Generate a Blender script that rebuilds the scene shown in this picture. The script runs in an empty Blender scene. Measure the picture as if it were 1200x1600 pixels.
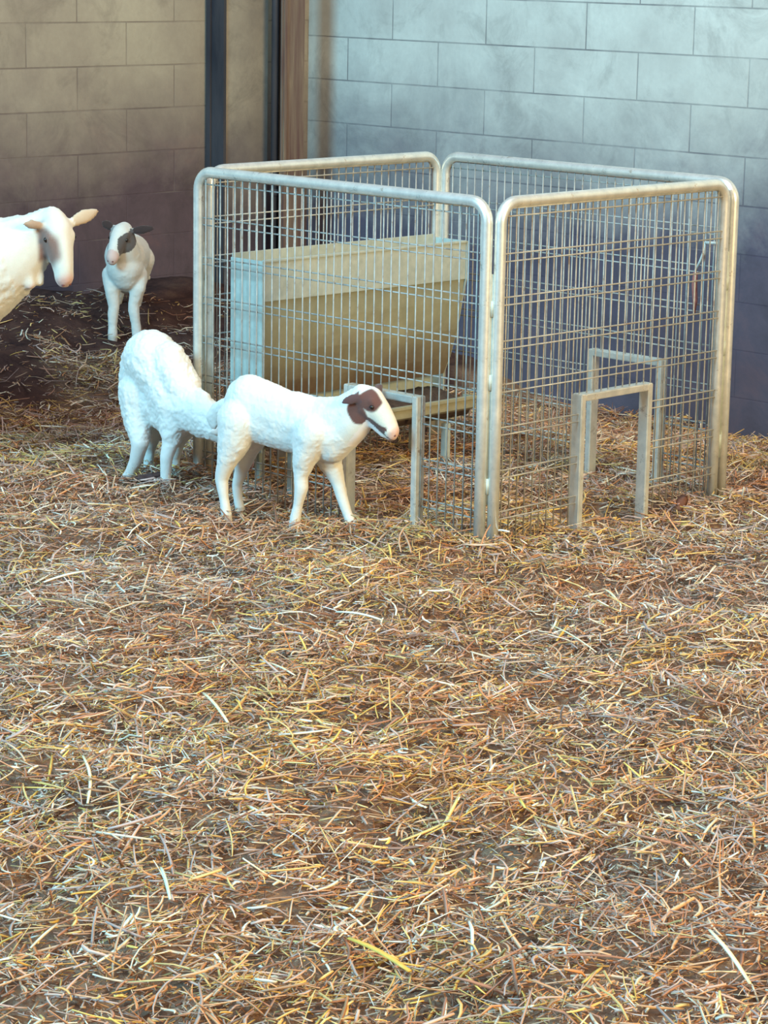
import bpy, bmesh, math, random
import numpy as np
from mathutils import Vector, Matrix, noise

random.seed(7)
rng = np.random.default_rng(11)
S = bpy.context.scene
COL = S.collection

# ------------------------------------------------------------------ camera
FPX, PITCH, ROLL, YAW, DIST, XO, CAMH = 4004.86, .2170, .0178, .7729, 7.1393, .2930, 1.6903
WA, WB = 1.24, 1.10                      # lamb pen, left side and right side
cp, sp, cr, sr = math.cos(PITCH), math.sin(PITCH), math.cos(ROLL), math.sin(ROLL)
FW = Vector((0, cp, -sp)); U0 = Vector((0, sp, cp)); R0 = Vector((1, 0, 0))
RT = cr * R0 + sr * U0; UP = cr * U0 - sr * R0
cam_d = bpy.data.cameras.new('camera'); cam = bpy.data.objects.new('camera', cam_d); COL.objects.link(cam)
M3 = Matrix((RT, UP, -FW)).transposed()
cam.matrix_world = Matrix.Translation((0, 0, CAMH)) @ M3.to_4x4()
cam_d.sensor_fit = 'VERTICAL'; cam_d.sensor_height = 24.0; cam_d.lens = FPX / 1600 * 24.0
cam_d.clip_start = .05; cam_d.clip_end = 100
S.camera = cam

# ------------------------------------------------------------------ light
S.view_settings.view_transform = 'Standard'; S.view_settings.look = 'None'
S.view_settings.gamma = 1; S.view_settings.use_curve_mapping = False
S.view_settings.exposure = 0.1
w = bpy.data.worlds.new('barn_air'); S.world = w; w.use_nodes = True
w.node_tree.nodes['Background'].inputs[0].default_value = (.74, .60, .70, 1)
w.node_tree.nodes['Background'].inputs[1].default_value = .36

UD = Vector((-math.cos(YAW), math.sin(YAW), 0)); VD = Vector((math.sin(YAW), math.cos(YAW), 0))
O = Vector((XO, DIST, 0))
def uv(u, v, z=0.0): return O + UD * u + VD * v + Vector((0, 0, z))

def area(name, loc, target, sx, sy, power, color):
    l = bpy.data.lights.new(name, 'AREA'); l.shape = 'RECTANGLE'; l.size = sx; l.size_y = sy
    l.energy = power; l.color = color
    o = bpy.data.objects.new(name, l); COL.objects.link(o); o.location = loc
    o.rotation_euler = (Vector(target) - Vector(loc)).to_track_quat('-Z', 'Y').to_euler()
    return o
area('daylight_from_barn_door', uv(.2, -7.4, 4.4), uv(.2, 1.4, .9), 2.6, 2.2, 950, (.26, .73, 1.0))
area('daylight_from_warm_side', uv(-7.0, -.5, 3.0), uv(2.0, .6, .6), 2.6, 2.0, 600, (1.0, .76, .34))
area('daylight_from_roof_sheets', uv(-.8, -1.2, 5.2), uv(.0, -.2, 0), 3.6, 3.6, 150, (.84, .96, 1.0))

# ------------------------------------------------------------------ helpers
def pray(x, y): return FW + RT * ((x - 600) / FPX) - UP * ((y - 800) / FPX)
CP = Vector((0, 0, CAMH))
def on_ground(x, y, z=0.0):
    r = pray(x, y); return CP + r * ((z - CAMH) / r.z)
def on_plane(x, y, p0, n):
    r = pray(x, y); return CP + r * ((p0 - CP).dot(n) / r.dot(n))
def sstep(t):
    t = np.clip(t, 0, 1); return t * t * (3 - 2 * t)

def ground_base(u, v):
    wq = sstep((u - 2.2) / 1.3)
    wq = wq * (1 - .6 * sstep((v - 2.0) / .6))
    return wq * .26 + (1 - wq) * (-.17 * sstep((v - 1.25) / 1.5))
_ph = rng.uniform(0, 6.28, (26, 2)); _fr = np.concatenate([rng.uniform(2, 9, 12), rng.uniform(12, 34, 14)]); _an = rng.uniform(0, 6.28, 26)
def ground_z(x, y):
    """height of the bedding surface, vectorised"""
    x = np.asarray(x, float); y = np.asarray(y, float)
    dx, dy = x - O.x, y - O.y
    u = dx * UD.x + dy * UD.y; v = dx * VD.x + dy * VD.y
    z = ground_base(u, v)
    n = 0
    for i in range(26):
        a = .0085 if i < 12 else .0042
        n = n + a * np.sin(_fr[i] * (x * math.cos(_an[i]) + y * math.sin(_an[i])) + _ph[i, 0] + 1.3 * np.sin(2.1 * x + _ph[i, 1]))
    return z + n
def gz(p): return float(ground_z(p.x, p.y))

def mat(name, color=(.8, .8, .8), rough=.6, metal=0.0, spec=.5):
    m = bpy.data.materials.new(name); m.use_nodes = True
    b = m.node_tree.nodes['Principled BSDF']
    b.inputs['Base Color'].default_value = (*color, 1); b.inputs['Roughness'].default_value = rough
    b.inputs['Metallic'].default_value = metal; b.inputs['Specular IOR Level'].default_value = spec
    return m, m.node_tree, b
def N(nt, typ, **kw):
    n = nt.nodes.new(typ)
    for k, v in kw.items(): setattr(n, k, v)
    return n
def ramp(nt, fac, stops):
    r = nt.nodes.new('ShaderNodeValToRGB'); e = r.color_ramp.elements
    while len(e) < len(stops): e.new(.5)
    for q, (p, c) in zip(e, stops): q.position = p; q.color = (*c, 1)
    nt.links.new(fac, r.inputs[0]); return r.outputs[0]
def noise_tex(nt, vec, scale, detail=4, rough=.6, dist=0.0):
    n = N(nt, 'ShaderNodeTexNoise'); n.inputs['Scale'].default_value = scale; n.inputs['Detail'].default_value = detail
    n.inputs['Roughness'].default_value = rough; n.inputs['Distortion'].default_value = dist
    if vec is not None: nt.links.new(vec, n.inputs['Vector'])
    return n.outputs['Fac']
def mix(nt, fac, a, b, mode='MIX'):
    n = N(nt, 'ShaderNodeMix', data_type='RGBA', blend_type=mode)
    for s, val in ((0, fac), (6, a), (7, b)):
        if hasattr(val, 'is_linked') or isinstance(val, bpy.types.NodeSocket): nt.links.new(val, n.inputs[s])
        else: n.inputs[s].default_value = val if s == 0 else (*val, 1)
    return n.outputs[2]
def mathn(nt, op, a, b=None, c=None, clamp=False):
    n = N(nt, 'ShaderNodeMath', operation=op, use_clamp=clamp)
    for i, v in enumerate((a, b, c)):
        if v is None: continue
        if isinstance(v, bpy.types.NodeSocket): nt.links.new(v, n.inputs[i])
        else: n.inputs[i].default_value = v
    return n.outputs[0]
def bump(nt, b, h, strength=.3, dist=.01):
    n = N(nt, 'ShaderNodeBump'); n.inputs['Strength'].default_value = strength; n.inputs['Distance'].default_value = dist
    nt.links.new(h, n.inputs['Height']); nt.links.new(n.outputs[0], b.inputs['Normal'])
def srgb(r, g, b):
    f = lambda c: (c / 255 / 12.92) if c / 255 <= .04045 else ((c / 255 + .055) / 1.055) ** 2.4
    return (f(r), f(g), f(b))

def add_obj(name, bm, m, parent=None, smooth=True):
    me = bpy.data.meshes.new(name); bm.to_mesh(me); bm.free()
    if smooth:
        for p in me.polygons: p.use_smooth = True
    o = bpy.data.objects.new(name, me); COL.objects.link(o); me.materials.append(m)
    if parent: o.parent = parent
    return o
def tag(o, label=None, cat=None, group=None, kind=None):
    if label: o['label'] = label
    if cat: o['category'] = cat
    if group: o['group'] = group
    if kind: o['kind'] = kind
    return o
def empty(name, loc):
    o = bpy.data.objects.new(name, None); o.empty_display_size = .1; COL.objects.link(o); o.location = loc; return o

def tube(bm, pts, r, n=8, cap=True, flat=1.0, upv=Vector((0, 0, 1))):
    """swept round tube through points; r scalar or list"""
    pts = [Vector(p) for p in pts]; rs = r if isinstance(r, (list, tuple)) else [r] * len(pts)
    prev = None; rings = []
    for i, p in enumerate(pts):
        t = (pts[min(i + 1, len(pts) - 1)] - pts[max(i - 1, 0)]).normalized()
        if prev is None:
            a = t.cross(upv)
            if a.length < .05: a = t.cross(Vector((1, 0, 0)))
            a.normalize()
        else:
            a = (prev - t * prev.dot(t)).normalized()
        prev = a; b = t.cross(a)
        rings.append([bm.verts.new(p + (a * math.cos(q) + b * math.sin(q) * flat) * rs[i]) for q in [2 * math.pi * k / n for k in range(n)]])
    for A, B in zip(rings, rings[1:]):
        for k in range(n): bm.faces.new((A[k], A[(k + 1) % n], B[(k + 1) % n], B[k]))
    if cap: bm.faces.new(rings[0][::-1]); bm.faces.new(rings[-1])
def obox(bm, c, ax, ay, az, sx, sy, sz, bev=0):
    """oriented box, centre c, full sizes"""
    vs = []
    for i in (-1, 1):
        for j in (-1, 1):
            for k in (-1, 1): vs.append(bm.verts.new(c + ax * (i * sx / 2) + ay * (j * sy / 2) + az * (k * sz / 2)))
    F = [bm.faces.new([vs[i] for i in q]) for q in ((0, 1, 3, 2), (4, 6, 7, 5), (0, 4, 5, 1), (2, 3, 7, 6), (0, 2, 6, 4), (1, 5, 7, 3))]
    if bev:
        es = list({e for f in F for e in f.edges}); bmesh.ops.bevel(bm, geom=es, offset=bev, segments=2, affect='EDGES')
def uvbox(bm, u0, u1, v0, v1, z0, z1, bev=0):
    obox(bm, uv((u0 + u1) / 2, (v0 + v1) / 2, (z0 + z1) / 2), UD, VD, Vector((0, 0, 1)), abs(u1 - u0), abs(v1 - v0), z1 - z0, bev)

# ------------------------------------------------------------------ materials
def block_mat(name, along, off_x, z_line, row_h, width, base, base2, dirt_falloff, dirt_falloff_hi, joint, efflo):
    m, nt, b = mat(name, rough=.92, spec=.2)
    geo = N(nt, 'ShaderNodeNewGeometry'); pos = geo.outputs['Position']
    dot = N(nt, 'ShaderNodeVectorMath', operation='DOT_PRODUCT'); nt.links.new(pos, dot.inputs[0]); dot.inputs[1].default_value = along
    sep = N(nt, 'ShaderNodeSeparateXYZ'); nt.links.new(pos, sep.inputs[0])
    x = mathn(nt, 'SUBTRACT', dot.outputs['Value'], off_x); y = mathn(nt, 'SUBTRACT', sep.outputs[2], z_line)
    cmb = N(nt, 'ShaderNodeCombineXYZ'); nt.links.new(x, cmb.inputs[0]); nt.links.new(y, cmb.inputs[1])
    wob = noise_tex(nt, pos, 6, 3)
    br = N(nt, 'ShaderNodeTexBrick'); br.offset = .5; br.offset_frequency = 2
    br.inputs['Scale'].default_value = 1; br.inputs['Brick Width'].default_value = width; br.inputs['Row Height'].default_value = row_h
    br.inputs['Mortar Size'].default_value = .0034; br.inputs['Mortar Smooth'].default_value = .25; br.inputs['Bias'].default_value = 0
    br.inputs['Color1'].default_value = (.82, .82, .82, 1); br.inputs['Color2'].default_value = (1, 1, 1, 1); br.inputs['Mortar'].default_value = (1, 1, 1, 1)
    nt.links.new(cmb.outputs[0], br.inputs['Vector'])
    c = ramp(nt, noise_tex(nt, pos, 2.2, 5, .62), [(.3, base2), (.7, base)])
    c = mix(nt, .55, c, br.outputs['Color'], 'MULTIPLY')
    fine = noise_tex(nt, pos, 45, 5, .7)
    c = mix(nt, mathn(nt, 'MULTIPLY', fine, .35), c, tuple(q * .55 for q in base2))
    gr = N(nt, 'ShaderNodeMapRange'); nt.links.new(noise_tex(nt, pos, 3.4, 7, .72, .8), gr.inputs[0]); gr.inputs[1].default_value = .52; gr.inputs[2].default_value = .74; gr.inputs[4].default_value = .55
    c = mix(nt, gr.outputs[0], c, tuple(q * .45 for q in base2))
    # joints: broken mortar lines, dark in places
    jn = noise_tex(nt, pos, 3.1, 3, .6)
    jf = mathn(nt, 'MULTIPLY', br.outputs['Fac'], mathn(nt, 'MULTIPLY_ADD', jn, 1.6, -.35, clamp=True))
    c = mix(nt, jf, c, joint)
    # splashed grime rising from the bedding plus painted light falloff, ragged upper rim
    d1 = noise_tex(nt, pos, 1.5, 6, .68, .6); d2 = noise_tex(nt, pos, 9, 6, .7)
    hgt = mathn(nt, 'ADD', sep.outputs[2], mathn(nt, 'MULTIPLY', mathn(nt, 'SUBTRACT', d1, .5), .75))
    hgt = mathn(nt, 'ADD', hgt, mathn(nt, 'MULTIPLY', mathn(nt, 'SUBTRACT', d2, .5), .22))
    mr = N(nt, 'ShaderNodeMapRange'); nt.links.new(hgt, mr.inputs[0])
    mr.inputs[1].default_value = dirt_falloff_hi - .72; mr.inputs[2].default_value = dirt_falloff_hi; mr.inputs[3].default_value = .96; mr.inputs[4].default_value = 0
    dc = ramp(nt, noise_tex(nt, pos, 4, 5, .7, .4), [(.3, dirt_falloff), (.55, tuple(q * 1.5 for q in dirt_falloff)), (.75, (dirt_falloff[0] * 2.2, dirt_falloff[1] * 1.8, dirt_falloff[2] * 1.6))])
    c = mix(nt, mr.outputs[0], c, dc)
    # pale salt line along some bed joints
    sf = mathn(nt, 'MULTIPLY', br.outputs['Fac'], mathn(nt, 'MULTIPLY', mr.outputs[0], mathn(nt, 'MULTIPLY_ADD', noise_tex(nt, pos, 2.7, 2), 2.2, -1.15, clamp=True)))
    c = mix(nt, sf, c, efflo)
    nt.links.new(c, b.inputs['Base Color'])
    h = mathn(nt, 'SUBTRACT', mathn(nt, 'MULTIPLY', fine, .25), mathn(nt, 'MULTIPLY', br.outputs['Fac'], 1.0))
    bump(nt, b, h, .5, .006)
    return m
OU = O.dot(UD); OV = O.dot(VD)
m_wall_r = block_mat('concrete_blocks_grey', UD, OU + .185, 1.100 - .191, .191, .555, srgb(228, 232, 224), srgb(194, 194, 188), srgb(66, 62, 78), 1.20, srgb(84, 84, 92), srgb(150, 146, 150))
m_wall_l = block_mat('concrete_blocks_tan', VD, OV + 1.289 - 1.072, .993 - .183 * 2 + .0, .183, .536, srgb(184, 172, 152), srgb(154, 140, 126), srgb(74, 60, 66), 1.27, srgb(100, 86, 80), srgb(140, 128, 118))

def plain_noise_mat(name, c1, c2, scale, rough=.8, metal=0, bs=.3, spec=.4, stretch=None, c3=None):
    m, nt, b = mat(name, rough=rough, metal=metal, spec=spec)
    tc = N(nt, 'ShaderNodeTexCoord'); vec = tc.outputs['Object']
    if stretch:
        mp = N(nt, 'ShaderNodeMapping'); mp.inputs['Scale'].default_value = stretch; nt.links.new(vec, mp.inputs[0]); vec = mp.outputs[0]
    st = [(.32, c1), (.62, c2)] + ([(.8, c3)] if c3 else [])
    f = noise_tex(nt, vec, scale, 6, .65)
    nt.links.new(ramp(nt, f, st), b.inputs['Base Color'])
    bump(nt, b, noise_tex(nt, vec, scale * 5, 5, .7), bs, .003)
    return m
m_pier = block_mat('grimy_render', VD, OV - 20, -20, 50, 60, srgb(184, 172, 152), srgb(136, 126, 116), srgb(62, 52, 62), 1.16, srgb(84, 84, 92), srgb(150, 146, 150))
m_steel_and_shade = plain_noise_mat('dark_steel_and_shade', srgb(44, 44, 52), srgb(72, 68, 72), 6, .7, .2, stretch=(1, 1, .25))  # dark tone of the pipe, also used for the painted shade beside the pier
m_ruststeel = plain_noise_mat('rusty_painted_steel', srgb(96, 70, 68), srgb(126, 108, 94), 7, .75, .1, stretch=(6, 6, .35), c3=srgb(166, 150, 124))
def galv(name, c1, c2, rust, rough=.42, metal=.75, thr=.66):
    m, nt, b = mat(name, rough=rough, metal=metal)
    tc = N(nt, 'ShaderNodeTexCoord'); pos = tc.outputs['Object']
    c = ramp(nt, noise_tex(nt, pos, 30, 4, .6), [(.35, c1), (.65, c2)])
    rn = noise_tex(nt, pos, 22, 6, .72)
    mr = N(nt, 'ShaderNodeMapRange'); nt.links.new(rn, mr.inputs[0]); mr.inputs[1].default_value = thr - .06; mr.inputs[2].default_value = thr + .04
    c = mix(nt, mathn(nt, 'MULTIPLY', mr.outputs[0], .8), c, rust)
    nt.links.new(c, b.inputs['Base Color'])
    nt.links.new(mathn(nt, 'MULTIPLY', mathn(nt, 'SUBTRACT', 1.0, mr.outputs[0]), metal), b.inputs['Metallic'])
    bump(nt, b, noise_tex(nt, pos, 120, 3), .12, .001)
    return m
m_tube = galv('galvanised_tube', srgb(206, 208, 202), srgb(228, 228, 220), srgb(112, 88, 66), .32, .55)
m_wire = galv('galvanised_wire', srgb(150, 148, 144), srgb(178, 176, 168), srgb(126, 104, 86), .5, .2, .62)
m_sheet = galv('galvanised_sheet', srgb(168, 178, 172), srgb(186, 194, 186), srgb(150, 140, 118), .6, .1, .72)
m_tray = plain_noise_mat('worn_tray_sheet', srgb(146, 142, 120), srgb(172, 166, 138), 7, .7, .1)
m_sheetdark = plain_noise_mat('worn_hopper_sheet', srgb(140, 142, 122), srgb(164, 164, 142), 7, .7, .1)

nt = m_sheetdark.node_tree; pb = nt.nodes['Principled BSDF']
src = pb.inputs['Base Color'].links[0].from_socket
gp = N(nt, 'ShaderNodeNewGeometry').outputs['Position']; sz = N(nt, 'ShaderNodeSeparateXYZ'); nt.links.new(gp, sz.inputs[0])
hh = mathn(nt, 'ADD', sz.outputs[2], mathn(nt, 'MULTIPLY', mathn(nt, 'SUBTRACT', noise_tex(nt, gp, 6, 5, .65), .5), .30))
mr_ = N(nt, 'ShaderNodeMapRange'); nt.links.new(hh, mr_.inputs[0]); mr_.inputs[1].default_value = .24; mr_.inputs[2].default_value = .50; mr_.inputs[3].default_value = .9; mr_.inputs[4].default_value = 0
nt.links.new(mix(nt, mr_.outputs[0], src, srgb(104, 78, 66)), pb.inputs['Base Color'])     # browner and darker low on the hopper
# bedding ground
def ground_mat():
    m, nt, b = mat('matted_bedding', rough=.95, spec=.15)
    geo = N(nt, 'ShaderNodeNewGeometry'); pos = geo.outputs['Position']
    at = N(nt, 'ShaderNodeAttribute', attribute_name='mud')
    c = ramp(nt, noise_tex(nt, pos, 28, 6, .75), [(.3, srgb(104, 74, 64)), (.5, srgb(156, 120, 98)), (.7, srgb(196, 162, 128))])
    c2 = ramp(nt, noise_tex(nt, pos, 3, 4, .6), [(.35, srgb(132, 98, 84)), (.65, srgb(166, 138, 116))])
    c = mix(nt, .45, c, c2)
    mud = ramp(nt, noise_tex(nt, pos, 9, 6, .7), [(.3, srgb(50, 34, 36)), (.55, srgb(86, 60, 54)), (.75, srgb(108, 80, 66))])
    c = mix(nt, at.outputs['Fac'], c, mud)
    nt.links.new(c, b.inputs['Base Color']); bump(nt, b, noise_tex(nt, pos, 70, 6, .75), .8, .02)
    return m
m_ground = ground_mat()
def straw_mat():
    m, nt, b = mat('straw', rough=.55, spec=.35)
    at = N(nt, 'ShaderNodeAttribute', attribute_name='tint')
    tc = N(nt, 'ShaderNodeTexCoord')
    f = noise_tex(nt, tc.outputs['Object'], 90, 3, .6)
    c = mix(nt, mathn(nt, 'MULTIPLY', f, .30), at.outputs['Color'], srgb(150, 108, 84))
    nt.links.new(c, b.inputs['Base Color'])
    return m
m_straw = straw_mat()

# ------------------------------------------------------------------ the setting
U_L, V_R = 3.77, 2.90
def wall(name, m, u0, u1, v0, v1, z0, z1):
    bm = bmesh.new(); uvbox(bm, u0, u1, v0, v1, z0, z1); return tag(add_obj(name, bm, m, smooth=False), kind='structure')
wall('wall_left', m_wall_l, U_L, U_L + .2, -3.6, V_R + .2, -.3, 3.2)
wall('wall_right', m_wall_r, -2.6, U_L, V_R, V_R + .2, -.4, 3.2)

def mud_mask(u, v):
    n = .22 * np.sin(3.1 * v + 1.2) + .12 * np.sin(7.3 * v + u * 4) + .07 * np.sin(17 * v - 9 * u)
    return sstep((u + n - 2.62 + .12 * v) / .30)
def build_floor():
    us = np.arange(-5.6, U_L + .021, .03); vs = np.arange(-6.2, V_R + .021, .03)
    UU, VV = np.meshgrid(us, vs, indexing='ij')
    X = O.x + UU * UD.x + VV * VD.x; Y = O.y + UU * UD.y + VV * VD.y
    Z = ground_z(X, Y) - .012
    nu, nv = UU.shape
    co = np.stack([X, Y, Z], -1).reshape(-1, 3)
    idx = np.arange(nu * nv).reshape(nu, nv)
    f = np.stack([idx[:-1, :-1], idx[:-1, 1:], idx[1:, 1:], idx[1:, :-1]], -1).reshape(-1, 4)
    me = bpy.data.meshes.new('floor'); me.vertices.add(len(co)); me.vertices.foreach_set('co', co.ravel())
    me.loops.add(f.size); me.loops.foreach_set('vertex_index', f.ravel().astype(np.int32))
    me.polygons.add(len(f)); me.polygons.foreach_set('loop_start', np.arange(0, f.size, 4, dtype=np.int32)); me.polygons.foreach_set('loop_total', np.full(len(f), 4, dtype=np.int32))
    me.update(); me.validate()
    a = me.attributes.new('mud', 'FLOAT', 'POINT'); a.data.foreach_set('value', mud_mask(UU, VV).ravel().astype(np.float32))
    me.polygons.foreach_set('use_smooth', np.ones(len(f), bool))
    me.materials.append(m_ground)
    o = bpy.data.objects.new('floor', me); COL.objects.link(o); return tag(o, kind='structure')
build_floor()

# pier, dark strip added for its shaded side, pipe and rusty column in the corner
NU = UD; NV = VD
def vat(x, uplane, y=100): return (on_plane(x, y, uv(uplane, 0), UD) - O).dot(VD)
bm = bmesh.new(); uvbox(bm, 3.66, U_L - .004, vat(352, 3.66), vat(420, 3.66), -.1, 3.2, .006)
tag(add_obj('trim_1', bm, m_pier, smooth=False), kind='structure')
bm = bmesh.new()
a, b_ = vat(341, 3.73), vat(353, 3.73)
ap = vat(352, 3.66); uvbox(bm, 3.652, U_L - .004, ap - .016, ap - .002, -.1, 3.2)
uvbox(bm, 3.755, U_L - .004, a, min(b_, ap - .018), -.1, 3.2); uvbox(bm, 3.73, 3.755, a, a + .008, -.1, 3.2); uvbox(bm, 3.73, 3.755, min(b_, ap - .018) - .008, min(b_, ap - .018), -.1, 3.2)
tag(add_obj('pier_shade_strip', bm, m_steel_and_shade, smooth=False), 'dark upright strip added for the shaded side of the grimy pier, against the tan block wall', 'shade strip')
bm = bmesh.new(); vp = vat(430, 3.58)
tube(bm, [uv(3.58, vp, .0), uv(3.58, vp, 3.2)], .017, 14)
for z in (.6, 1.7, 2.8): tube(bm, [uv(3.58, vp, z), uv(3.58, vp, z + .03)], .021, 14)
tag(add_obj('drain_pipe', bm, m_steel_and_shade), 'thin dark vertical pipe between the grimy pier and the rusty column', 'pipe')
bm = bmesh.new(); a, b_ = vat(441, 3.52), vat(476, 3.52)
uvbox(bm, 3.52, 3.532, a, b_, -.1, 3.2, .002); uvbox(bm, 3.532, 3.58, (a + b_) / 2 - .005, (a + b_) / 2 + .005, -.1, 3.2); uvbox(bm, 3.58, 3.59, a + .02, b_, -.1, 3.2, .002)
uvbox(bm, 3.512, 3.52, a + .006, a + .024, -.1, 3.2, .002)
tag(add_obj('steel_column', bm, m_ruststeel, smooth=False), 'rust-streaked steel beam column standing in the corner where the two block walls meet', 'column')

# ------------------------------------------------------------------ the pen panels
TR = .0168
def panel(name, label, p, q, door, base_off=-.05):
    """p,q: (u,v) ends of the upright centre lines; door: (distance from p, width)"""
    P0 = uv(*p); Q0 = uv(*q); d = (Q0 - P0).normalized(); L = (Q0 - P0).length; Z = Vector((0, 0, 1))
    root = empty(name, P0); tag(root, label, 'pen panel', 'galvanised hurdles forming the lamb pen')
    fr = bmesh.new(); R = .058
    pts = [P0 + Z * base_off, P0 + Z * .4, P0 + Z * (1 - R)]
    for k in range(1, 9):
        a = math.pi / 2 * k / 8; pts.append(P0 + d * (R - R * math.cos(a)) + Z * (1 - R + R * math.sin(a)))
    pts.append(P0 + d * L / 2 + Z)
    for k in range(0, 8):
        a = math.pi / 2 * k / 8; pts.append(Q0 - d * (R - R * math.sin(a)) + Z * (1 - R + R * math.cos(a)))
    pts += [Q0 + Z * (1 - R), Q0 + Z * .4, Q0 + Z * base_off]
    tube(fr, [x - P0 for x in pts], TR, 16, upv=d.cross(Z))
    add_obj('frame', fr, m_tube, root)
    nrm = d.cross(Z)
    ms = bmesh.new(); wr = .0024
    rows = [.972, .845, .722, .598, .474, .350, .225, .105]
    dr = door
    for z in rows:
        for dz in (-.011, .011):
            zz = z + dz
            segs = [(.012, L - .012)]
            if dr and zz < .415: segs = [(.012, dr[0]), (dr[0] + dr[1], L - .012)]
            for a, b in segs: tube(ms, [d * a + Z * zz + nrm * .0055, d * b + Z * zz + nrm * .0055], wr, 6)
    n = int(round(L / .0335)); 
    for i in range(1, n):
        s = L * i / n
        if s < .03 or s > L - .03: continue
        top = 1.0
        if s < R + .0: top = 1 - R + math.sqrt(max(0, R * R - (R - s) ** 2))
        if L - s < R: top = 1 - R + math.sqrt(max(0, R * R - (R - (L - s)) ** 2))
        z0 = .01
        if dr and dr[0] - .005 < s < dr[0] + dr[1] + .005: z0 = .405
        j = random.uniform(-.0015, .0015)
        tube(ms, [d * s + Z * (z0 - .03 if z0 < .1 else z0), d * (s + j) + Z * .5, d * s + Z * top], wr, 6)
    add_obj('wire_mesh', ms, m_wire, root, smooth=True)
    if dr:
        db = bmesh.new(); t = .021; e = .038
        a, b = dr[0], dr[0] + dr[1]
        obox(db, d * a + Z * .19, d, nrm, Z, t, e, .46, .0025); obox(db, d * b + Z * .19, d, nrm, Z, t, e, .46, .0025)
        obox(db, d * (a + b) / 2 + Z * .409, d, nrm, Z, dr[1] - t + .0005, e, t, .0025)
        add_obj('creep_doorway', db, m_tube, root, smooth=False)
    return root, P0, Q0, d
def bracket(root, P0, a, b, z0, z1):
    """welded coupling plate between two neighbouring uprights, with lugs"""
    A = uv(*a) - P0; B = uv(*b) - P0; d = (B - A).normalized(); Z = Vector((0, 0, 1)); nrm = d.cross(Z)
    bm = bmesh.new()
    obox(bm, (A + B) / 2 + Z * (z0 + z1) / 2, d, nrm, Z, (B - A).length, .007, z1 - z0, .0015)
    for z in (z0 + .03, (z0 + z1) / 2, z1 - .12):
        tube(bm, [(A + B) / 2 + Z * z, (A + B) / 2 + Z * (z + .045)], .0095, 10)
    add_obj('coupling_plate', bm, m_sheet, root)
k_ = .027; g_ = .045
pA = panel('pen_panel', 'galvanised mesh hurdle facing front left, behind the lamb with the brown face', (k_, 0), (WA, 0), (.249 + .0, .283))
pB = panel('pen_panel', 'galvanised mesh hurdle at the front right of the pen, with nothing standing before it', (0, k_), (0, WB - g_), (.366, .312))
pC = panel('pen_panel', 'galvanised mesh hurdle at the back left, running behind the grey feed hopper', (WA, g_), (WA, WB - .022), (.33, .28))
pD = panel('pen_panel', 'galvanised mesh hurdle at the back right, nearest the pale grey block wall', (0, WB), (WA - .022, WB), (.253, .283))
bracket(pB[0], pB[1], (k_, 0), (0, k_), .14, .80)
bracket(pD[0], pD[1], (0, WB - g_), (0, WB), .14, .79)
bracket(pC[0], pC[1], (WA, 0), (WA, g_), .14, .78)
bracket(pD[0], pD[1], (WA, WB - .022), (WA - .022, WB), .14, .80)

# twine and hook hanging on the right hand end of the back right panel
m_twine = plain_noise_mat('red_twine', srgb(150, 84, 78), srgb(178, 112, 100), 60, .9)
m_paletw = plain_noise_mat('pale_string', srgb(190, 188, 180), srgb(214, 210, 200), 60, .9)
bm = bmesh.new(); pl = lambda x, y: on_plane(x, y, uv(0, WB - .014), VD)
tube(bm, [pl(1087, 425), pl(1085, 445), pl(1086, 470), pl(1084, 492)], [.007, .009, .008, .004], 6)
tag(add_obj('baling_twine', bm, m_twine), 'short length of reddish twine hanging on the mesh near the right corner of the pen', 'twine')
bm = bmesh.new()
tube(bm, [pl(1102, 378), pl(1100, 392), pl(1094, 408), pl(1086, 424)], .004, 6); tube(bm, [pl(1102, 379), pl(1122, 380)], .005, 6)
tag(add_obj('tie_string', bm, m_paletw), 'pale string tied slantwise across the mesh above the red twine', 'string')

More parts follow.
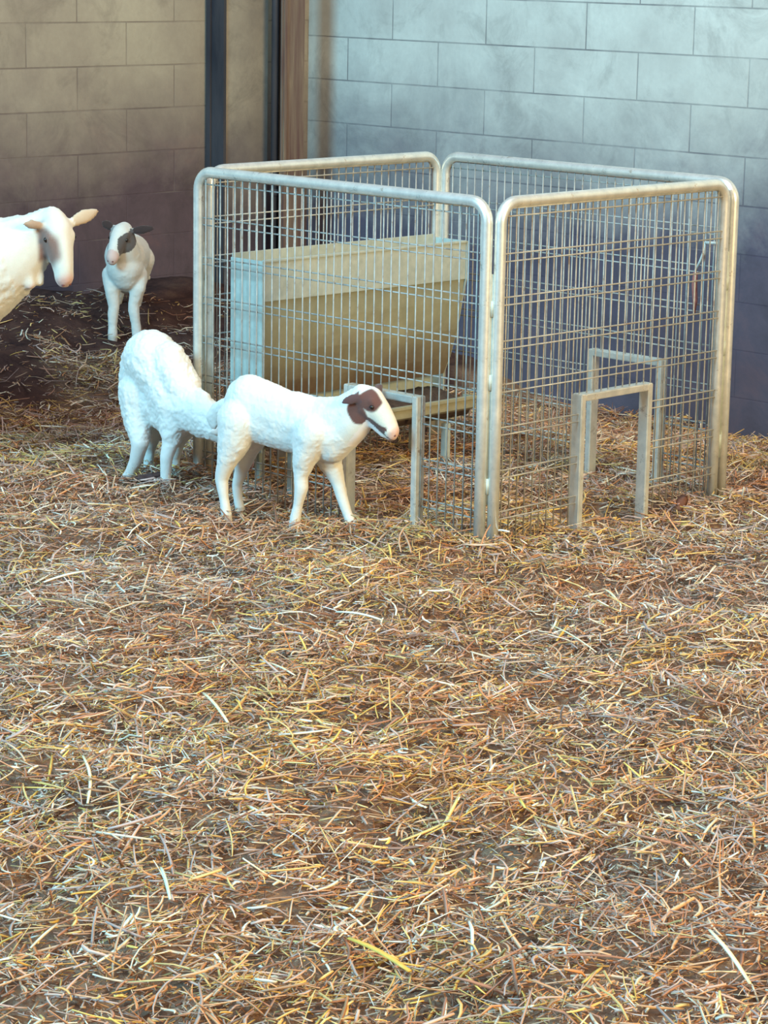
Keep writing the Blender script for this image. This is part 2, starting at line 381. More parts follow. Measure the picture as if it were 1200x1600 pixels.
# ------------------------------------------------------------------ the feed hopper
def hopper():
    uF, uB, v0, v1, zt = 1.02, 1.165, .07, 1.0, .735
    base = uv((uF + uB) / 2, (v0 + v1) / 2, 0)
    root = tag(empty('feed_hopper', base), 'long galvanised feed hopper with an open top standing inside the pen', 'feeder')
    def B(name, fn, m):
        bm = bmesh.new(); fn(bm); bmesh.ops.translate(bm, verts=bm.verts, vec=-base); add_obj(name, bm, m, root, smooth=False)
    B('rim_band', lambda bm: (uvbox(bm, uF, uF + .004, v0 + .003, v1 - .003, zt - .128, zt, .001), uvbox(bm, uF - .004, uF + .008, v0 + .003, v1 - .003, zt - .006, zt + .002, .0015)), m_sheet)
    B('back_panel', lambda bm: (uvbox(bm, uB - .004, uB, v0 + .003, v1 - .003, .13, zt + .012, .001),), m_sheet)
    def slope(bm):
        prof = [(uF + .006, zt - .128), (uF + .012, zt - .2), (uF + .03, zt - .30), (uF + .062, zt - .40), (uF + .09, zt - .46)]
        for (a, za), (b, zb) in zip(prof, prof[1:]):
            q = [uv(a, v0 + .004, za), uv(a, v1 - .004, za), uv(b, v1 - .004, zb), uv(b, v0 + .004, zb)]
            n = [p + UD * .003 for p in q]
            f = [bm.verts.new(p) for p in q + n]
            for k in ((0, 1, 2, 3), (7, 6, 5, 4), (0, 4, 5, 1), (2, 6, 7, 3), (0, 3, 7, 4), (1, 5, 6, 2)): bm.faces.new([f[i] for i in k])
    B('sloped_panel', slope, m_sheetdark)
    B('end_plate', lambda bm: (uvbox(bm, uF - .003, uB, v0 - .0025, v0 + .0025, .13, zt + .0, .001),), m_sheet)
    def cut(bm):
        pr = [(uF - .003, zt), (uF - .003, zt - .128), (uF + .014, zt - .2), (uF + .034, zt - .30), (uF + .066, zt - .40), (uF + .092, zt - .46), (uF + .092, .13), (uB, .13), (uB, zt)]
        A = [bm.verts.new(uv(a, v1 - .0025, z)) for a, z in pr]; C = [bm.verts.new(uv(a, v1 + .0025, z)) for a, z in pr]
        bm.faces.new(A); bm.faces.new(C[::-1])
        for k in range(len(A)): bm.faces.new((A[k - 1], C[k - 1], C[k], A[k]))
    B('end_plate', cut, m_sheet)
    def tray(bm):
        uvbox(bm, 1.04, uB, v0, v1, .135, .140, .001); uvbox(bm, .962, .966, v0, v1, .180, .217, .001)
        q = [uv(.962, v0, .180), uv(.962, v1, .180), uv(1.042, v1, .135), uv(1.042, v0, .135)]; f = [bm.verts.new(p) for p in q + [p + Vector((0, 0, .004)) for p in q]]
        for k in ((0, 1, 2, 3), (7, 6, 5, 4), (0, 4, 5, 1), (2, 6, 7, 3), (0, 3, 7, 4), (1, 5, 6, 2)): bm.faces.new([f[i] for i in k])
        uvbox(bm, .955, .972, v0, v1, .208, .220, .002)
        for vv in (v0, v1): uvbox(bm, .985, uF, vv - .002, vv + .002, .175, .217)
    B('tray', tray, m_tray)
    for vv in (v0 + .1, v1 - .12):
        for uu in (.985, uB - .03): B('leg', lambda bm: (uvbox(bm, uu - .012, uu + .012, vv - .012, vv + .012, -.03, .135, .002),), m_sheet)
hopper()
# dark fill added in the tray to stand for the shade inside it
fb = bmesh.new(); fv = []
for i in range(60):
    row = []
    for j in range(9):
        u_ = .970 + (1.15 - .970) * j / 8; v_ = .078 + .914 * i / 59
        top = .185 + .045 * (j / 8) + .010 * noise.noise(Vector((u_ * 60, v_ * 30, 3)))
        row.append(fb.verts.new(uv(u_, v_, top)))
    fv.append(row)
for A, B_ in zip(fv, fv[1:]):
    for k in range(8): fb.faces.new((A[k], A[k + 1], B_[k + 1], B_[k]))
ext = bmesh.ops.extrude_face_region(fb, geom=fb.faces[:])
for g in ext['geom']:
    if isinstance(g, bmesh.types.BMVert): g.co.z = .184 if (g.co - O).dot(UD) < .99 else .150
tag(add_obj('tray_shade_fill', fb, plain_noise_mat('tray_shade_brown', srgb(58, 44, 40), srgb(84, 66, 54), 60, .95)), 'dark brown fill added for the shade in the low tray of the feed hopper', 'shade fill', kind='stuff')

# ------------------------------------------------------------------ animals
_ico = bmesh.new(); bmesh.ops.create_icosphere(_ico, subdivisions=3, radius=1); ICO = [v.co.copy() for v in _ico.verts]; _ico.free()
class Beast:
    def __init__(s, lateral):
        s.bm = bmesh.new(); s.lat = Vector(lateral).normalized()
    def hull(s, pts, lat=1.0, axis=None):
        """pts = [(centre, radius)...] consecutive pairs are joined by tapered hulls squashed along axis"""
        ax = s.lat if axis is None else Vector(axis).normalized()
        for (a, ra), (b, rb) in zip(pts, pts[1:]):
            bm = bmesh.new()
            for c, r in ((a, ra), (b, rb)):
                for k in ICO:
                    q = k * r; q = q - ax * (q.dot(ax) * (1 - lat)); bm.verts.new(c + q)
            bmesh.ops.convex_hull(bm, input=bm.verts)
            bmesh.ops.delete(bm, geom=[v for v in bm.verts if not v.link_faces], context='VERTS')
            me = bpy.data.meshes.new('t'); bm.to_mesh(me); bm.free(); s.bm.from_mesh(me); bpy.data.meshes.remove(me)
    def finish(s, name, base, m, voxel, smooth, paint, wool, wool_amt=.003):
        me = bpy.data.meshes.new('raw'); bmesh.ops.translate(s.bm, verts=s.bm.verts, vec=-base); s.bm.to_mesh(me); s.bm.free()
        o = bpy.data.objects.new('raw', me); COL.objects.link(o)
        r = o.modifiers.new('r', 'REMESH'); r.mode = 'VOXEL'; r.voxel_size = voxel; r.use_smooth_shade = True
        sm = o.modifiers.new('s', 'SMOOTH'); sm.factor = .5; sm.iterations = smooth
        dg = bpy.context.evaluated_depsgraph_get(); dg.update()
        out = bpy.data.meshes.new_from_object(o.evaluated_get(dg)); bpy.data.objects.remove(o); bpy.data.meshes.remove(me)
        out.name = name
        nrm = [v.normal.copy() for v in out.vertices]
        col = np.empty((len(out.vertices), 4), np.float32)
        for i, v in enumerate(out.vertices):
            p = v.co + base; c, wf = paint(p, nrm[i]); col[i] = (*c, 1)
            if wf > 0:
                q = v.co * 22; f1 = noise.noise(q) * .7 + noise.noise(q * 2.3) * .5
                curl = abs(noise.noise(v.co * 75)) * .9 + abs(noise.noise(v.co * 140)) * .45
                v.co += nrm[i] * wool_amt * wf * (f1 + curl - .3)
        a = out.color_attributes.new('coat', 'FLOAT_COLOR', 'POINT'); a.data.foreach_set('color', col.ravel())
        for p in out.polygons: p.use_smooth = True
        out.materials.clear(); out.materials.append(m)
        ob = bpy.data.objects.new(name, out); COL.objects.link(ob); ob.location = base
        return ob
def coat_mat():
    m, nt, b = mat('wool', rough=.9, spec=.15)
    at = N(nt, 'ShaderNodeAttribute', attribute_name='coat'); tc = N(nt, 'ShaderNodeTexCoord')
    f = noise_tex(nt, tc.outputs['Object'], 60, 5, .7)
    c = mix(nt, mathn(nt, 'MULTIPLY', f, .22), at.outputs['Color'], (.5, .42, .33), 'MULTIPLY')
    nt.links.new(c, b.inputs['Base Color'])
    b.inputs['Sheen Weight'].default_value = .25; b.inputs['Sheen Roughness'].default_value = .5
    b.inputs['Subsurface Weight'].default_value = .12; b.inputs['Subsurface Radius'].default_value = (.01, .006, .004); b.inputs['Subsurface Scale'].default_value = .5
    bump(nt, b, noise_tex(nt, tc.outputs['Object'], 190, 4, .7), .35, .003)
    return m
m_coat = coat_mat()
m_eye, _, _b = mat('eye', srgb(34, 24, 22), .15); 
WHITE = (.72, .705, .665); CREAM = (.72, .65, .53); BROWN = srgb(104, 70, 64); DARKB = srgb(62, 48, 46); PINK = srgb(214, 170, 158); HOOF = srgb(150, 128, 108)
def lerp3(a, b, t): return tuple(a[i] * (1 - t) + b[i] * t for i in range(3))
def ss(e0, e1, x):
    t = max(0, min(1, (x - e0) / (e1 - e0))); return t * t * (3 - 2 * t)

class Head:
    """sheep head: x forward (poll 0 -> nose 1), y side, z up, scaled by length L"""
    def __init__(s, poll, fwd, up, L):
        s.o = Vector(poll); s.x = Vector(fwd).normalized(); u = Vector(up); s.z = (u - s.x * u.dot(s.x)).normalized(); s.y = s.z.cross(s.x); s.L = L
    def w(s, x, y, z): return s.o + (s.x * x + s.y * y + s.z * z) * s.L
    def l(s, p):
        q = (p - s.o) / s.L; return q.dot(s.x), q.dot(s.y), q.dot(s.z)
    def build(s, b, ears, slim=1.0):
        W, L = s.w, s.L
        b.hull([(W(.10, 0, -.10), .22 * L), (W(.26, 0, -.06), .265 * L)], .86, s.y)
        b.hull([(W(.26, 0, -.06), .262 * L), (W(.50, 0, -.06), .215 * L), (W(.72, 0, -.09), .175 * L), (W(.86, 0, -.13), .148 * L)], .84, s.y)
        b.hull([(W(.86, 0, -.13), .142 * L), (W(.905, 0, -.17), .115 * L)], 1.0, s.y)
        b.hull([(W(.16, 0, -.24), .15 * L), (W(.45, 0, -.26), .12 * L), (W(.80, 0, -.26), .08 * L)], .8, s.y)
        for sy in (-1, 1):                                          # brow ridge and cheek
            b.hull([(W(.34, .15 * sy, .05), .075 * L), (W(.46, .13 * sy, .02), .055 * L)])
            b.hull([(W(.30, .12 * sy, -.17), .10 * L), (W(.5, .09 * sy, -.17), .07 * L)])
        s.ears = [(W(.16, .20 * e[0], .02), W(*e[1]), e[2] * L) for e in ears]
        for sy, tip, wd, nx in ears:                                # ear: root, tip (local), half width, flat axis (local)
            r = Vector((.16, .20 * sy, .02)); t = Vector(tip); ax = (s.x * nx[0] + s.y * nx[1] + s.z * nx[2])
            f = lambda k: W(*(r.lerp(t, k)))
            dn = ax; 
            b.hull([(f(0), .055 * L), (f(.3), wd * .9 * L), (f(.55), wd * L), (f(.8), wd * .72 * L), (f(1), wd * .28 * L)], .30, dn)
    def ear(s, p):
        m = 0
        for a, b, w_ in s.ears:
            t = (p - a).dot(b - a) / (b - a).length_squared
            if t > .12:
                m = max(m, 1 - ss(1.05, 1.3, (p - a.lerp(b, min(t, 1))).length / w_))
        return m
    def eyes(s, parent, r=.040, x=.42, y=.192, z=.0):
        for sy in (-1, 1):
            bm = bmesh.new(); bmesh.ops.create_uvsphere(bm, u_segments=16, v_segments=10, radius=r * s.L)
            o = add_obj('eye', bm, m_eye, parent); o.location = s.w(x, y * sy, z) - parent.location
        # nostrils
        for sy in (-1, 1):
            bm = bmesh.new(); bmesh.ops.create_uvsphere(bm, u_segments=12, v_segments=8, radius=.022 * s.L)
            bmesh.ops.scale(bm, verts=bm.verts, vec=(1, .6, 1))
            o = add_obj('nostril', bm, m_nostril, parent); o.location = s.w(.985, .05 * sy, -.115) - parent.location
m_nostril, _, _b = mat('nostril', srgb(120, 74, 72), .5)

def plane_fn(p0, direc, scale):
    """returns f(x, y, rpx, off) -> (point, radius) on a vertical plane through p0 along direc, shifted off towards the camera"""
    d = Vector(direc).normalized(); n = Vector((d.y, -d.x, 0))      # towards the camera
    if n.y > 0: n = -n
    def f(x, y, r=0, off=0.0):
        p = on_plane(x, y, p0 + n * off, n); return (p, r * (p - CP).dot(FW) / FPX)
    return f, d, n

def leg(b, f, pts, off): b.hull([f(x, y, r, o if o is not None else off) for x, y, r, *oo in pts for o in [oo[0] if oo else None]], 1)

# lamb with a brown face, in profile in front of the pen -----------------------------------------
f, d, n = plane_fn(Vector((-.42, 7.54, 0)), (1, -.58, 0), 1)
b = Beast(n)
b.hull([f(391, 628, 43), f(440, 650, 44), f(486, 662, 44), f(512, 676, 42)], .80)
b.hull([f(400, 650, 42), f(450, 668, 38), f(500, 678, 38)], .85)
b.hull([f(504, 658, 38), f(535, 650, 31), f(566, 628, 26)], .80)
b.hull([f(515, 684, 36), f(540, 668, 30), f(570, 640, 22)], .75)
b.hull([f(518, 692, 32), f(548, 662, 32), f(572, 640, 24)], .8)
leg(b, f, [(375, 655, 36, .030), (366, 690, 26, .045), (352, 727, 14.5), (346, 747, 11), (350, 778, 7.8), (353, 800, 8.8), (356, 820, 9)], .055)
leg(b, f, [(395, 665, 34, -.030), (385, 700, 20, -.045), (377, 735, 11), (370, 758, 8.2), (372, 780, 7.6), (376, 799, 8.4)], -.055)
leg(b, f, [(492, 675, 34, .025), (477, 712, 21, .04), (470, 742, 11.5), (471, 762, 11.5), (466, 788, 7.8), (462, 806, 8.8), (459, 824, 9)], .045)
leg(b, f, [(508, 690, 32, -.025), (516, 722, 19, -.04), (528, 752, 11), (534, 776, 9.4), (543, 803, 7.8), (553, 827, 8.8)], -.045)
b.hull([f(356, 632, 12), f(340, 640, 12), f(333, 652, 12), f(334, 664, 7)], .7)
H1 = Head(f(566, 607)[0], f(631, 674)[0] - f(566, 607)[0] + n * .012, f(600, 575)[0] - f(566, 607)[0], .176)
ysgn = 1 if H1.y.dot(n) > 0 else -1
H1.build(b, [(ysgn, (.02, ysgn * .36, -.27), .095, (.35, .85 * ysgn, .3)), (-ysgn, (.0, -ysgn * .58, .0), .10, (.3, 0, .8))])
def paint1(p, nn):
    x, y, z = H1.l(p); y *= ysgn; c = WHITE; wf = 1
    nz = noise.noise(p * 38) * .045
    if x > -.30 and (p - H1.w(.4, 0, -.1)).length < .75 * H1.L:
        wf = 1 - ss(-.1, .25, x)
        c = lerp3(WHITE, CREAM, ss(.1, .6, x) * .8)
        br = 0
        sd_ = ss(.05, .09, abs(y))
        br = (1 - ss(.165, .20, math.hypot((x - .31) / 1.05, z - .05) + nz * .7)) * sd_                       # eye patch
        br = max(br, (1 - ss(.15, .18, math.hypot((x - .27) / 1.25, (z + .27)) + nz * .7)) * sd_)              # cheek
        br = max(br, (1 - ss(.13, .16, math.hypot(x - .20, (z + .10)) + nz * .7)) * sd_)
        t = (x - .22) / .6                                                                                      # stripe to the mouth
        if 0 < t < 1.05: br = max(br, (1 - ss(.055, .08, abs(z - (-.32 + .15 * t)) + nz * .5)) * ss(.0, .03, abs(y)))
        br = max(br, H1.ear(p))
        c = lerp3(c, BROWN, min(1, br)); c = lerp3(c, srgb(92, 70, 72), H1.ear(p))
        if x > .86: c = lerp3(c, PINK, ss(.86, .95, x) * .8)
        if x > .6 and abs(z + .215) < .012: c = lerp3(c, DARKB, .8)
        if x > .45 and z < -.26: c = lerp3(c, (.8, .74, .72), .9)
    hz = p.z - .0
    if hz < .02: c = lerp3(c, HOOF, .5); 
    if hz < .17: wf = .25
    return c, wf
base = f(440, 815)[0].copy(); base.z = 0
l1 = b.finish('lamb', base, m_coat, .0042, 12, paint1, 1)
tag(l1, 'white lamb with a brown patched face and ear, sideways before the pen', 'lamb', 'lambs in the barn'); H1.eyes(l1)

# lamb reaching its head behind the first one ------------------------------------------------------
f, d, n = plane_fn(Vector((-.73, 7.95, 0)), (1, -.95, 0), 1)
b = Beast(n)
b.hull([f(236, 561, 46), f(258, 596, 40), f(276, 636, 41)], .95)
b.hull([f(262, 566, 34), f(283, 606, 34)], .9)
b.hull([f(226, 600, 38), f(245, 630, 34), f(272, 648, 36)], .95)
b.hull([f(278, 632, 40), f(308, 645, 35), f(338, 664, 27), f(362, 672, 20)], .85)
b.hull([f(292, 622, 22), f(318, 628, 16)], .8)
leg(b, f, [(218, 612, 34, .02), (216, 655, 24, .04), (219, 692, 14), (213, 718, 10.5), (204, 738, 9), (192, 756, 9.5), (186, 767, 8.5)], .075)
leg(b, f, [(236, 640, 24, -.02), (240, 675, 14, -.05), (234, 702, 9), (232, 722, 8.5), (232, 738, 8.5)], -.07)
leg(b, f, [(274, 655, 28, .02), (267, 688, 14, .045), (260, 715, 10.5), (259, 742, 8.5), (258, 770, 9.5)], .06)
leg(b, f, [(284, 660, 26, -.02), (278, 690, 12, -.05), (272, 715, 9), (273, 742, 9)], -.06)
b.hull([f(199, 560, 11), f(193, 590, 9), f(194, 618, 6)], .8)
H2 = Head(f(352, 664)[0], Vector((.62, -.30, -.72)) , Vector((.5, -.3, .8)), .155)
H2.build(b, [(1, (.0, .55, -.05), .10, (.3, 0, .8)), (-1, (.0, -.55, -.05), .10, (.3, 0, .8))])
def paint2(p, nn):
    c = WHITE; x, y, z = H2.l(p)
    dd = (p - f(271, 574)[0]).length
    c = lerp3(CREAM, c, .35 + .65 * ss(.02, .07, dd + noise.noise(p * 30) * .01))
    if x > .8: c = PINK
    if p.z < .02: c = lerp3(c, HOOF, .5)
    return c, (1 if p.z > .17 and x < 0 else .25)
base = f(240, 760)[0].copy(); base.z = 0
l2 = b.finish('lamb', base, m_coat, .0042, 12, paint2, 1, .0052)
tag(l2, 'white curly lamb left of the pen with its head pushed down behind the other lamb', 'lamb', 'lambs in the barn'); H2.eyes(l2)

# lamb facing the camera by the wall ---------------------------------------------------------------
def ground_hit(x, y):
    z = 0.15
    for _ in range(40):
        p = on_ground(x, y, z); z = .5 * z + .5 * float(ground_z(p.x, p.y))
    return on_ground(x, y, z)
g3 = ground_hit(186, 530)
Y3 = g3.y
def f3(x, y, r=0, dy=0.0):
    p = on_plane(x, y, Vector((0, Y3 + dy, 0)), Vector((0, -1, 0))); return (p, r * (p - CP).dot(FW) / FPX)
b = Beast((1, 0, 0))
b.hull([f3(195, 418, 30, .0), f3(199, 410, 33, .10), f3(204, 398, 32, .26), f3(206, 395, 30, .32)], .95)
b.hull([f3(196, 400, 33, .04), f3(200, 398, 34, .12)], 1)
b.hull([f3(196, 430, 24, .0), f3(200, 440, 20, .06)], 1)
b.hull([f3(195, 405, 27, .0), f3(193, 385, 22, -.04), f3(192, 366, 18, -.04)], 1)
b.hull([f3(176, 430, 17, .03), f3(175, 452, 12), f3(178, 480, 9), f3(177, 487, 9), f3(176, 508, 7.2), f3(176, 522, 8), f3(176, 535, 7.5)])
b.hull([f3(214, 430, 17, .03), f3(216, 450, 12), f3(209, 474, 9), f3(209, 484, 9), f3(212, 505, 7.5), f3(214, 523, 8)])
b.hull([f3(188, 405, 22, .30), f3(184, 450, 12, .33), f3(182, 475, 8, .36), f3(182, 503, 7, .33)])
b.hull([f3(220, 405, 22, .30), f3(214, 450, 12, .33), f3(213, 475, 8, .36), f3(213, 500, 7, .33)])
b.hull([f3(214, 400, 10, .36), f3(222, 425, 7, .38), f3(232, 434, 4, .36)])
H3 = Head(f3(195, 352, 0, -.03)[0], Vector((-.26, -.72, -.62)), Vector((-.05, -.45, .85)), .18)
sg = 1 if H3.y.x > 0 else -1
H3.build(b, [(sg, (.05, .72 * sg, .10), .11, (.5, 0, .85)), (-sg, (.05, -.50 * sg, .06), .11, (.5, 0, .85))])
def paint3(p, nn):
    x, y, z = H3.l(p); y *= sg; c = lerp3(WHITE, CREAM, .25); wf = .6
    nz = noise.noise(p * 40) * .03
    if x > -.2 and (p - H3.w(.4, 0, -.1)).length < .9 * H3.L and z > -.5:
        wf = 0
        c = lerp3(c, DARKB, H3.ear(p))
        if y + nz > .13 + .06 * math.sin(x * 8) and .12 < x < .78 and z > -.24: c = lerp3(c, DARKB, .9)
        if y < -.14 and .12 < x < .50: c = lerp3(c, DARKB, .6)
        if x > .8: c = lerp3(c, PINK, .7)
    c = lerp3(c, HOOF, .5 * (1 - ss(.0, .03, p.z - g3.z)))
    return c, wf
base = f3(196, 520, 0, .15)[0].copy(); base.z = g3.z
l3 = b.finish('lamb', base, m_coat, .0045, 10, paint3, 1)
tag(l3, 'white lamb with black ears facing forward by the tan wall, beside the big sheep', 'lamb', 'lambs in the barn'); H3.eyes(l3)

# ewe at the left edge -----------------------------------------------------------------------------
YE = 8.25
def fe(x, y, r=0, dy=0.0):
    p = on_plane(x, y, Vector((0, YE + dy, 0)), Vector((0, -1, 0))); return (p, r * (p - CP).dot(FW) / FPX)
b = Beast((0, 1, 0))
b.hull([fe(-380, 455, 118), fe(-240, 470, 128), fe(-110, 455, 112)], .8)
b.hull([fe(-110, 450, 108), fe(-50, 428, 88), fe(5, 405, 64), fe(45, 378, 43), fe(78, 356, 32)], .85)
b.hull([fe(-60, 460, 70), fe(5, 425, 46), fe(48, 395, 30)], .7)
for sx, dy in ((-60, -.09), (-150, .10), (-350, -.10), (-430, .10)):
    kx = 0 if sx > -200 else -14
    b.hull([fe(sx, 500, 50, dy * .6), fe(sx + 8, 570, 26, dy), fe(sx + kx, 650, 17, dy), fe(sx + 2, 715, 13, dy), fe(sx + 5, 748, 15, dy)])
b.hull([fe(43, 418, 9, -.05), fe(44, 434, 9, -.055), fe(47, 444, 9, -.055)]); b.hull([fe(58, 412, 8, -.02), fe(62, 430, 7.5, -.025), fe(63, 440, 7.5, -.025)])
b.hull([fe(-490, 420, 40), fe(-505, 480, 22), fe(-505, 530, 14)])
HE = Head(fe(84, 334, 0, -.03)[0], Vector((.24, -.30, -.90)), Vector((.42, -.80, .35)), .232)
se = 1 if HE.y.x > 0 else -1
HE.build(b, [(se, (.02, .66 * se, -.02), .115, (.35, -.1 * se, .9)), (-se, (.12, -.50 * se, .10), .085, (.5, -.3 * se, .8))])
def painte(p, nn):
    x, y, z = HE.l(p); y *= se; wf = 1; c = lerp3(WHITE, CREAM, .30)
    nz = noise.noise(p * 22) * .05
    if x > -.05 and (p - HE.w(.45, 0, -.1)).length < .8 * HE.L and z > -.42:
        wf = .25 * (1 - ss(0, .2, x)); c = lerp3(WHITE, CREAM, .45)
        e = math.hypot((x - .40) / 1.45, (z + .06) / 1.0)
        c = lerp3(c, srgb(138, 108, 98), (1 - ss(.17, .27, e + nz)) * (1 - ss(-.10, -.02, y)) * ss(-.32, -.24, y))
        c = lerp3(c, srgb(178, 150, 128) if y < 0 else srgb(204, 180, 154), HE.ear(p))
        if x > .82: c = lerp3(c, PINK, ss(.82, .95, x) * .9)
        if abs(z + .225) < .01 and x > .62: c = lerp3(c, BROWN, .7)
    return c, wf
base = fe(-230, 740)[0].copy(); base.z = 0
ew = b.finish('sheep', base, m_coat, .0075, 8, painte, 1, .006)
tag(ew, 'large cream-white adult sheep looking in from the left edge, its body outside the picture', 'sheep'); HE.eyes(ew, .036, .36, .205, .02)

# ------------------------------------------------------------------ straw
PAL = np.array([srgb(222, 190, 124), srgb(208, 176, 146), srgb(240, 230, 206), srgb(160, 118, 98), srgb(196, 140, 96), srgb(188, 168, 162), srgb(240, 244, 230), srgb(230, 192, 100), srgb(198, 170, 156)])
def field(x, y, s, k):
    r = np.random.default_rng(k); v = 0
    for _ in range(9):
        a = r.uniform(0, 6.28); fq = s * r.uniform(.6, 1.8); v = v + np.sin(fq * (x * np.cos(a) + y * np.sin(a)) + r.uniform(0, 6.28))
    return v / 3
def sample_area(n, y0=3.55, y1=10.6, pad=.42):
    out = np.empty((0, 2))
    while len(out) < n:
        y = rng.uniform(y0, y1, n * 2); x = rng.uniform(-1, 1, n * 2) * (.152 * y1 + pad + .3)
        k = np.abs(x) < .152 * y + pad; p = np.stack([x[k], y[k]], 1)
        dx, dy = p[:, 0] - O.x, p[:, 1] - O.y
        u = dx * UD.x + dy * UD.y; v = dx * VD.x + dy * VD.y
        p = p[(u < U_L - .05) & (v < V_R - .05) & (rng.random(len(p)) > mud_mask(u, v) * .90)]
        out = np.concatenate([out, p])
    return out[:n]
def straw_mesh(name, n, lmin, lmax, wmin, wmax, segs, sides, lift, tilt, bright, label):
    P = sample_area(n)
    L = lmin + (lmax - lmin) * rng.random(n) ** 2.6; Wd = rng.uniform(wmin, wmax, n) * .5
    az = rng.uniform(0, 2 * np.pi, n) * .75 + .25 * np.where(rng.random(n) < .5, 0, np.pi) + field(P[:, 0], P[:, 1], 2.5, 3) * .5
    el = rng.normal(0, tilt, n); st = rng.random(n) < .05; el[st] += rng.uniform(.3, 1.0, st.sum())
    d = np.stack([np.cos(az) * np.cos(el), np.sin(az) * np.cos(el), np.sin(el)], 1)
    side = np.stack([-np.sin(az), np.cos(az), np.zeros(n)], 1); upn = np.cross(d, side)
    tw = rng.uniform(-.9, .9, n)[:, None]; s2 = side * np.cos(tw) + upn * np.sin(tw); u2 = np.cross(d, s2)
    curv = rng.normal(0, .38, n) / 1.0; cdir = side * rng.normal(0, 1, (n, 1)) + upn * rng.normal(0, .35, (n, 1))
    kink = (rng.random(n) < .18) * rng.uniform(.3, .8, n)
    T = np.linspace(-.5, .5, segs + 1)
    z0 = ground_z(P[:, 0], P[:, 1]) + lift * rng.random(n) ** 1.2
    C = np.stack([P[:, 0], P[:, 1], z0], 1)
    rings = []
    for t in T:
        ctr = C + d * (L * t)[:, None] + cdir * ((t * t - .08) * curv * L)[:, None] + upn * (-np.abs(t) * kink * L * .5)[:, None]
        zz = ground_z(ctr[:, 0], ctr[:, 1]) - .004
        ctr[:, 2] = np.maximum(ctr[:, 2], zz)
        wv = Wd * (1 - .45 * np.abs(t) * 1.2)
        for k in range(sides):
            a = 2 * np.pi * k / sides + .4
            rings.append(ctr + s2 * (wv * math.cos(a))[:, None] + u2 * (wv * .42 * math.sin(a))[:, None])
    V = np.stack(rings, 1)                                   # n, (segs+1)*sides, 3
    per = (segs + 1) * sides
    loc = []
    for s_ in range(segs):
        for k in range(sides): loc.append([s_ * sides + k, s_ * sides + (k + 1) % sides, (s_ + 1) * sides + (k + 1) % sides, (s_ + 1) * sides + k])
    loc = np.array(loc); F = (loc[None] + (np.arange(n) * per)[:, None, None]).reshape(-1, 4)
    capl = np.array([list(range(sides))[::-1], [segs * sides + k for k in range(sides)]])
    FC = (capl[None] + (np.arange(n) * per)[:, None, None]).reshape(-1, sides)
    allv = np.concatenate([F.ravel(), FC.ravel()]).astype(np.int32)
    tot = np.concatenate([np.full(len(F), 4), np.full(len(FC), sides)]).astype(np.int32)
    st_ = np.concatenate([[0], np.cumsum(tot)[:-1]]).astype(np.int32)
    me = bpy.data.meshes.new(name); me.vertices.add(n * per); me.vertices.foreach_set('co', V.reshape(-1))
    me.loops.add(len(allv)); me.loops.foreach_set('vertex_index', allv)
    me.polygons.add(len(tot)); me.polygons.foreach_set('loop_start', st_); me.polygons.foreach_set('loop_total', tot)
    me.update()
    # tints: patches of golden, russet and bleached straw
    a = field(P[:, 0], P[:, 1], 3.2, 5); b2 = field(P[:, 0], P[:, 1], 4.5, 8); c3 = field(P[:, 0], P[:, 1], 11, 9)
    wts = np.stack([1.5 + 1.1 * a, 2.0 + 0 * a, .8 + .5 * b2 + bright, 1.9 - .6 * a + .8 * c3, 1.1 + .9 * c3 - .6 * b2, 1.2 + .9 * b2, .2 + .15 * b2 + bright * .4, .5 + .6 * a, 1.3 + 0 * a], 1).clip(.03)
    cum = np.cumsum(wts / wts.sum(1, keepdims=True), 1); pick = (rng.random(n)[:, None] > cum).sum(1).clip(0, 8)
    colr = PAL[pick] * np.array([1.05, .985, .965]) * rng.uniform(.62, 1.16, (n, 1)) * (1 + .10 * c3[:, None]) * (.92 if segs == 1 else 1.06)
    colr = np.concatenate([colr.clip(0, 1), np.ones((n, 1))], 1).astype(np.float32)
    at = me.color_attributes.new('tint', 'FLOAT_COLOR', 'POINT'); at.data.foreach_set('color', np.repeat(colr, per, axis=0).ravel())
    me.materials.append(m_straw)
    o = bpy.data.objects.new(name, me); COL.objects.link(o)
    return o
parts = [straw_mesh('chaff', 130000, .010, .050, .0026, .0066, 1, 3, .014, .30, -.2, ''),
         straw_mesh('blades', 48000, .026, .15, .0028, .0080, 4, 4, .030, .24, .0, ''),
         straw_mesh('pale', 4000, .03, .12, .0045, .0088, 4, 4, .036, .24, 1.6, '')]
bm = bmesh.new()
for q in parts: bm.from_mesh(q.data)
o = add_obj('straw_bedding', bm, m_straw, smooth=False)
for q in parts: me = q.data; bpy.data.objects.remove(q); bpy.data.meshes.remove(me)
tag(o, 'loose golden, brown and bleached straw bedding strewn over the barn floor', 'straw', kind='stuff')

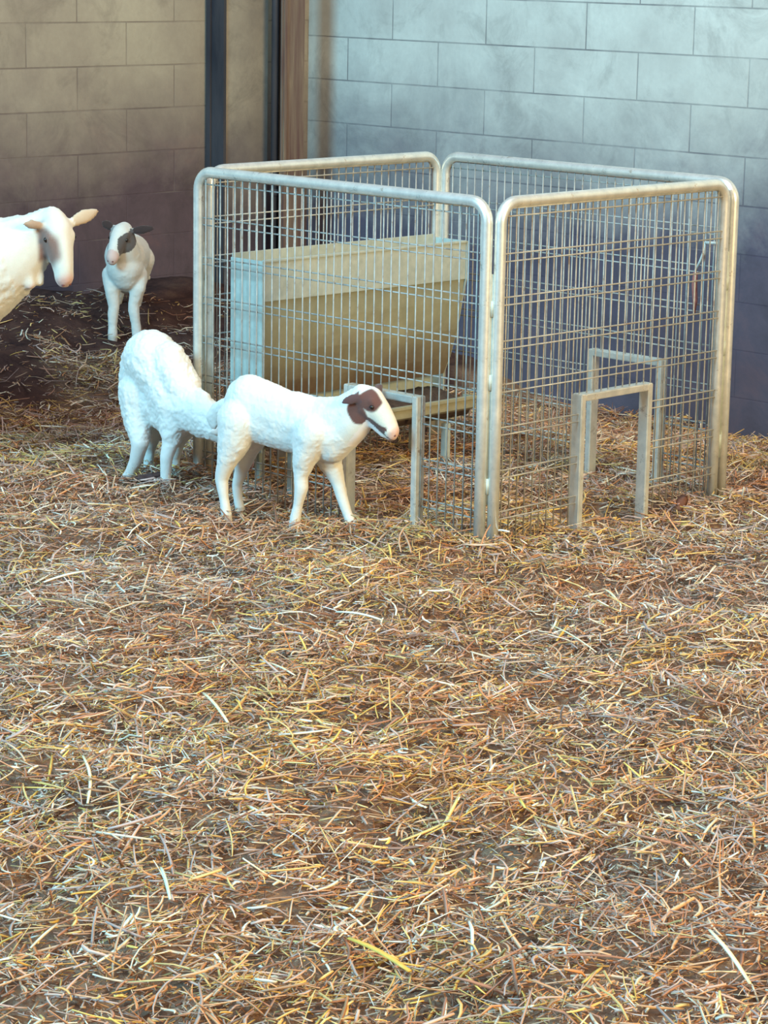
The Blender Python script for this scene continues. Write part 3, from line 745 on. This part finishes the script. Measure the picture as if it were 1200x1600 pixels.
# individual conspicuous stalks
def stalk(p, q, width, color, label, bend=.0, lift=.040, name='straw_stalk'):
    P, Q = on_ground(*p), on_ground(*q)
    P.z = gz(P) + lift; Q.z = gz(Q) + lift
    d = Q - P; sd = Vector((-d.y, d.x, 0)).normalized()
    bm = bmesh.new(); K = 6
    tube(bm, [P + d * (i / K) + sd * bend * math.sin(math.pi * i / K) + Vector((0, 0, .006 * math.sin(math.pi * i / K))) for i in range(K + 1)],
         [width * .5 * (.55 + .45 * math.sin(math.pi * (.12 + .76 * i / K))) for i in range(K + 1)], 6, flat=.4)
    bmesh.ops.translate(bm, verts=bm.verts, vec=-P)
    m_, nt, bb = mat(name + '_skin', color, .5)
    nt.links.new(ramp(nt, noise_tex(nt, N(nt, 'ShaderNodeTexCoord').outputs['Object'], 60, 3), [(.3, tuple(c * .8 for c in color)), (.7, color)]), bb.inputs['Base Color'])
    o = add_obj(name, bm, m_); o.location = P
    return tag(o, label, 'straw', 'single stalks lying on top of the bedding')
PW = srgb(226, 232, 216); CRM = srgb(232, 220, 186); GLD = srgb(222, 182, 84)
stalk((525, 977), (596, 988), .012, PW, 'broad pale greenish stalk lying almost level, below the pen corner in mid floor')
stalk((762, 859), (795, 867), .013, srgb(238, 234, 226), 'short white stalk lying right at the foot of the front pen corner')
stalk((405, 1053), (460, 1092), .008, CRM, 'cream straight stalk slanting down to the right, left of centre')
stalk((318, 1105), (356, 1160), .009, CRM, 'cream stalk slanting steeply down, nearest left of the middle of the floor')
stalk((130, 1232), (137, 1282), .007, CRM, 'pale upright-looking stalk near the left edge of the floor', .01)
stalk((600, 1186), (636, 1214), .007, PW, 'small white curved stalk in the very middle of the foreground', .012)
stalk((798, 1240), (820, 1286), .007, srgb(224, 208, 110), 'short yellow stalk pointing down in the foreground right of the centre')
stalk((252, 1392), (266, 1440), .007, srgb(206, 222, 196), 'thin pale green stalk in the lower left foreground')
stalk((1105, 1530), (1170, 1582), .009, CRM, 'cream stalk slanting down in the bottom right corner')
stalk((545, 1482), (640, 1532), .014, GLD, 'thick bright golden stalk at the bottom centre of the floor')
stalk((942, 922), (966, 948), .009, CRM, 'short cream stalk lying below the right hand creep doorway')
stalk((860, 985), (932, 1024), .006, srgb(226, 220, 190), 'long thin pale stalk on the floor between the pen and the right foreground')
stalk((1168, 612), (1166, 650), .006, CRM, 'thin dry stalk next to the base of the grey wall at the right edge', lift=.02)

# a dry brown leaf by the right pen corner, dark lump by the lamb's foot
bm = bmesh.new(); c = on_ground(1066, 812); c.z = gz(c) + .035
def leafm(bm, c, ln, wd):
    K = 7; rows = []
    for i in range(K + 1):
        t = i / K; wv = wd * math.sin(math.pi * (.06 + .9 * t)) ** .8
        rows.append([bm.verts.new(Vector((s * wv, math.sin(t * 2.6) * .01 + s * s * .008, (t - .5) * ln))) for s in (-1, -.4, .3, 1)])
    for A, B in zip(rows, rows[1:]):
        for k in range(3): bm.faces.new((A[k], A[k + 1], B[k + 1], B[k]))
    bmesh.ops.solidify(bm, geom=bm.faces[:], thickness=.0015)
leafm(bm, c, .055, .019)
o = add_obj('dry_leaf', bm, plain_noise_mat('leaf_skin', srgb(150, 106, 96), srgb(180, 134, 116), 40, .8)); o.location = c; o.rotation_euler = (.35, .3, .2)
tag(o, 'small dull brown leaf standing in the straw beside the right pen corner', 'leaf')
bm = bmesh.new(); bmesh.ops.create_icosphere(bm, subdivisions=4, radius=.03)
for v in bm.verts: v.co = Vector((v.co.x * 1.6, v.co.y * .9, v.co.z * .5)) * (1 + .5 * noise.noise(v.co * 60))
c = on_ground(236, 774); c.z = gz(c) + .012
o = add_obj('dung_clod', bm, plain_noise_mat('dung', srgb(52, 36, 38), srgb(80, 58, 54), 40, .8)); o.location = c; o.rotation_euler = (0, 0, .6)
tag(o, 'dark clod lying in the straw between the legs of the curly lamb at the left', 'clod')
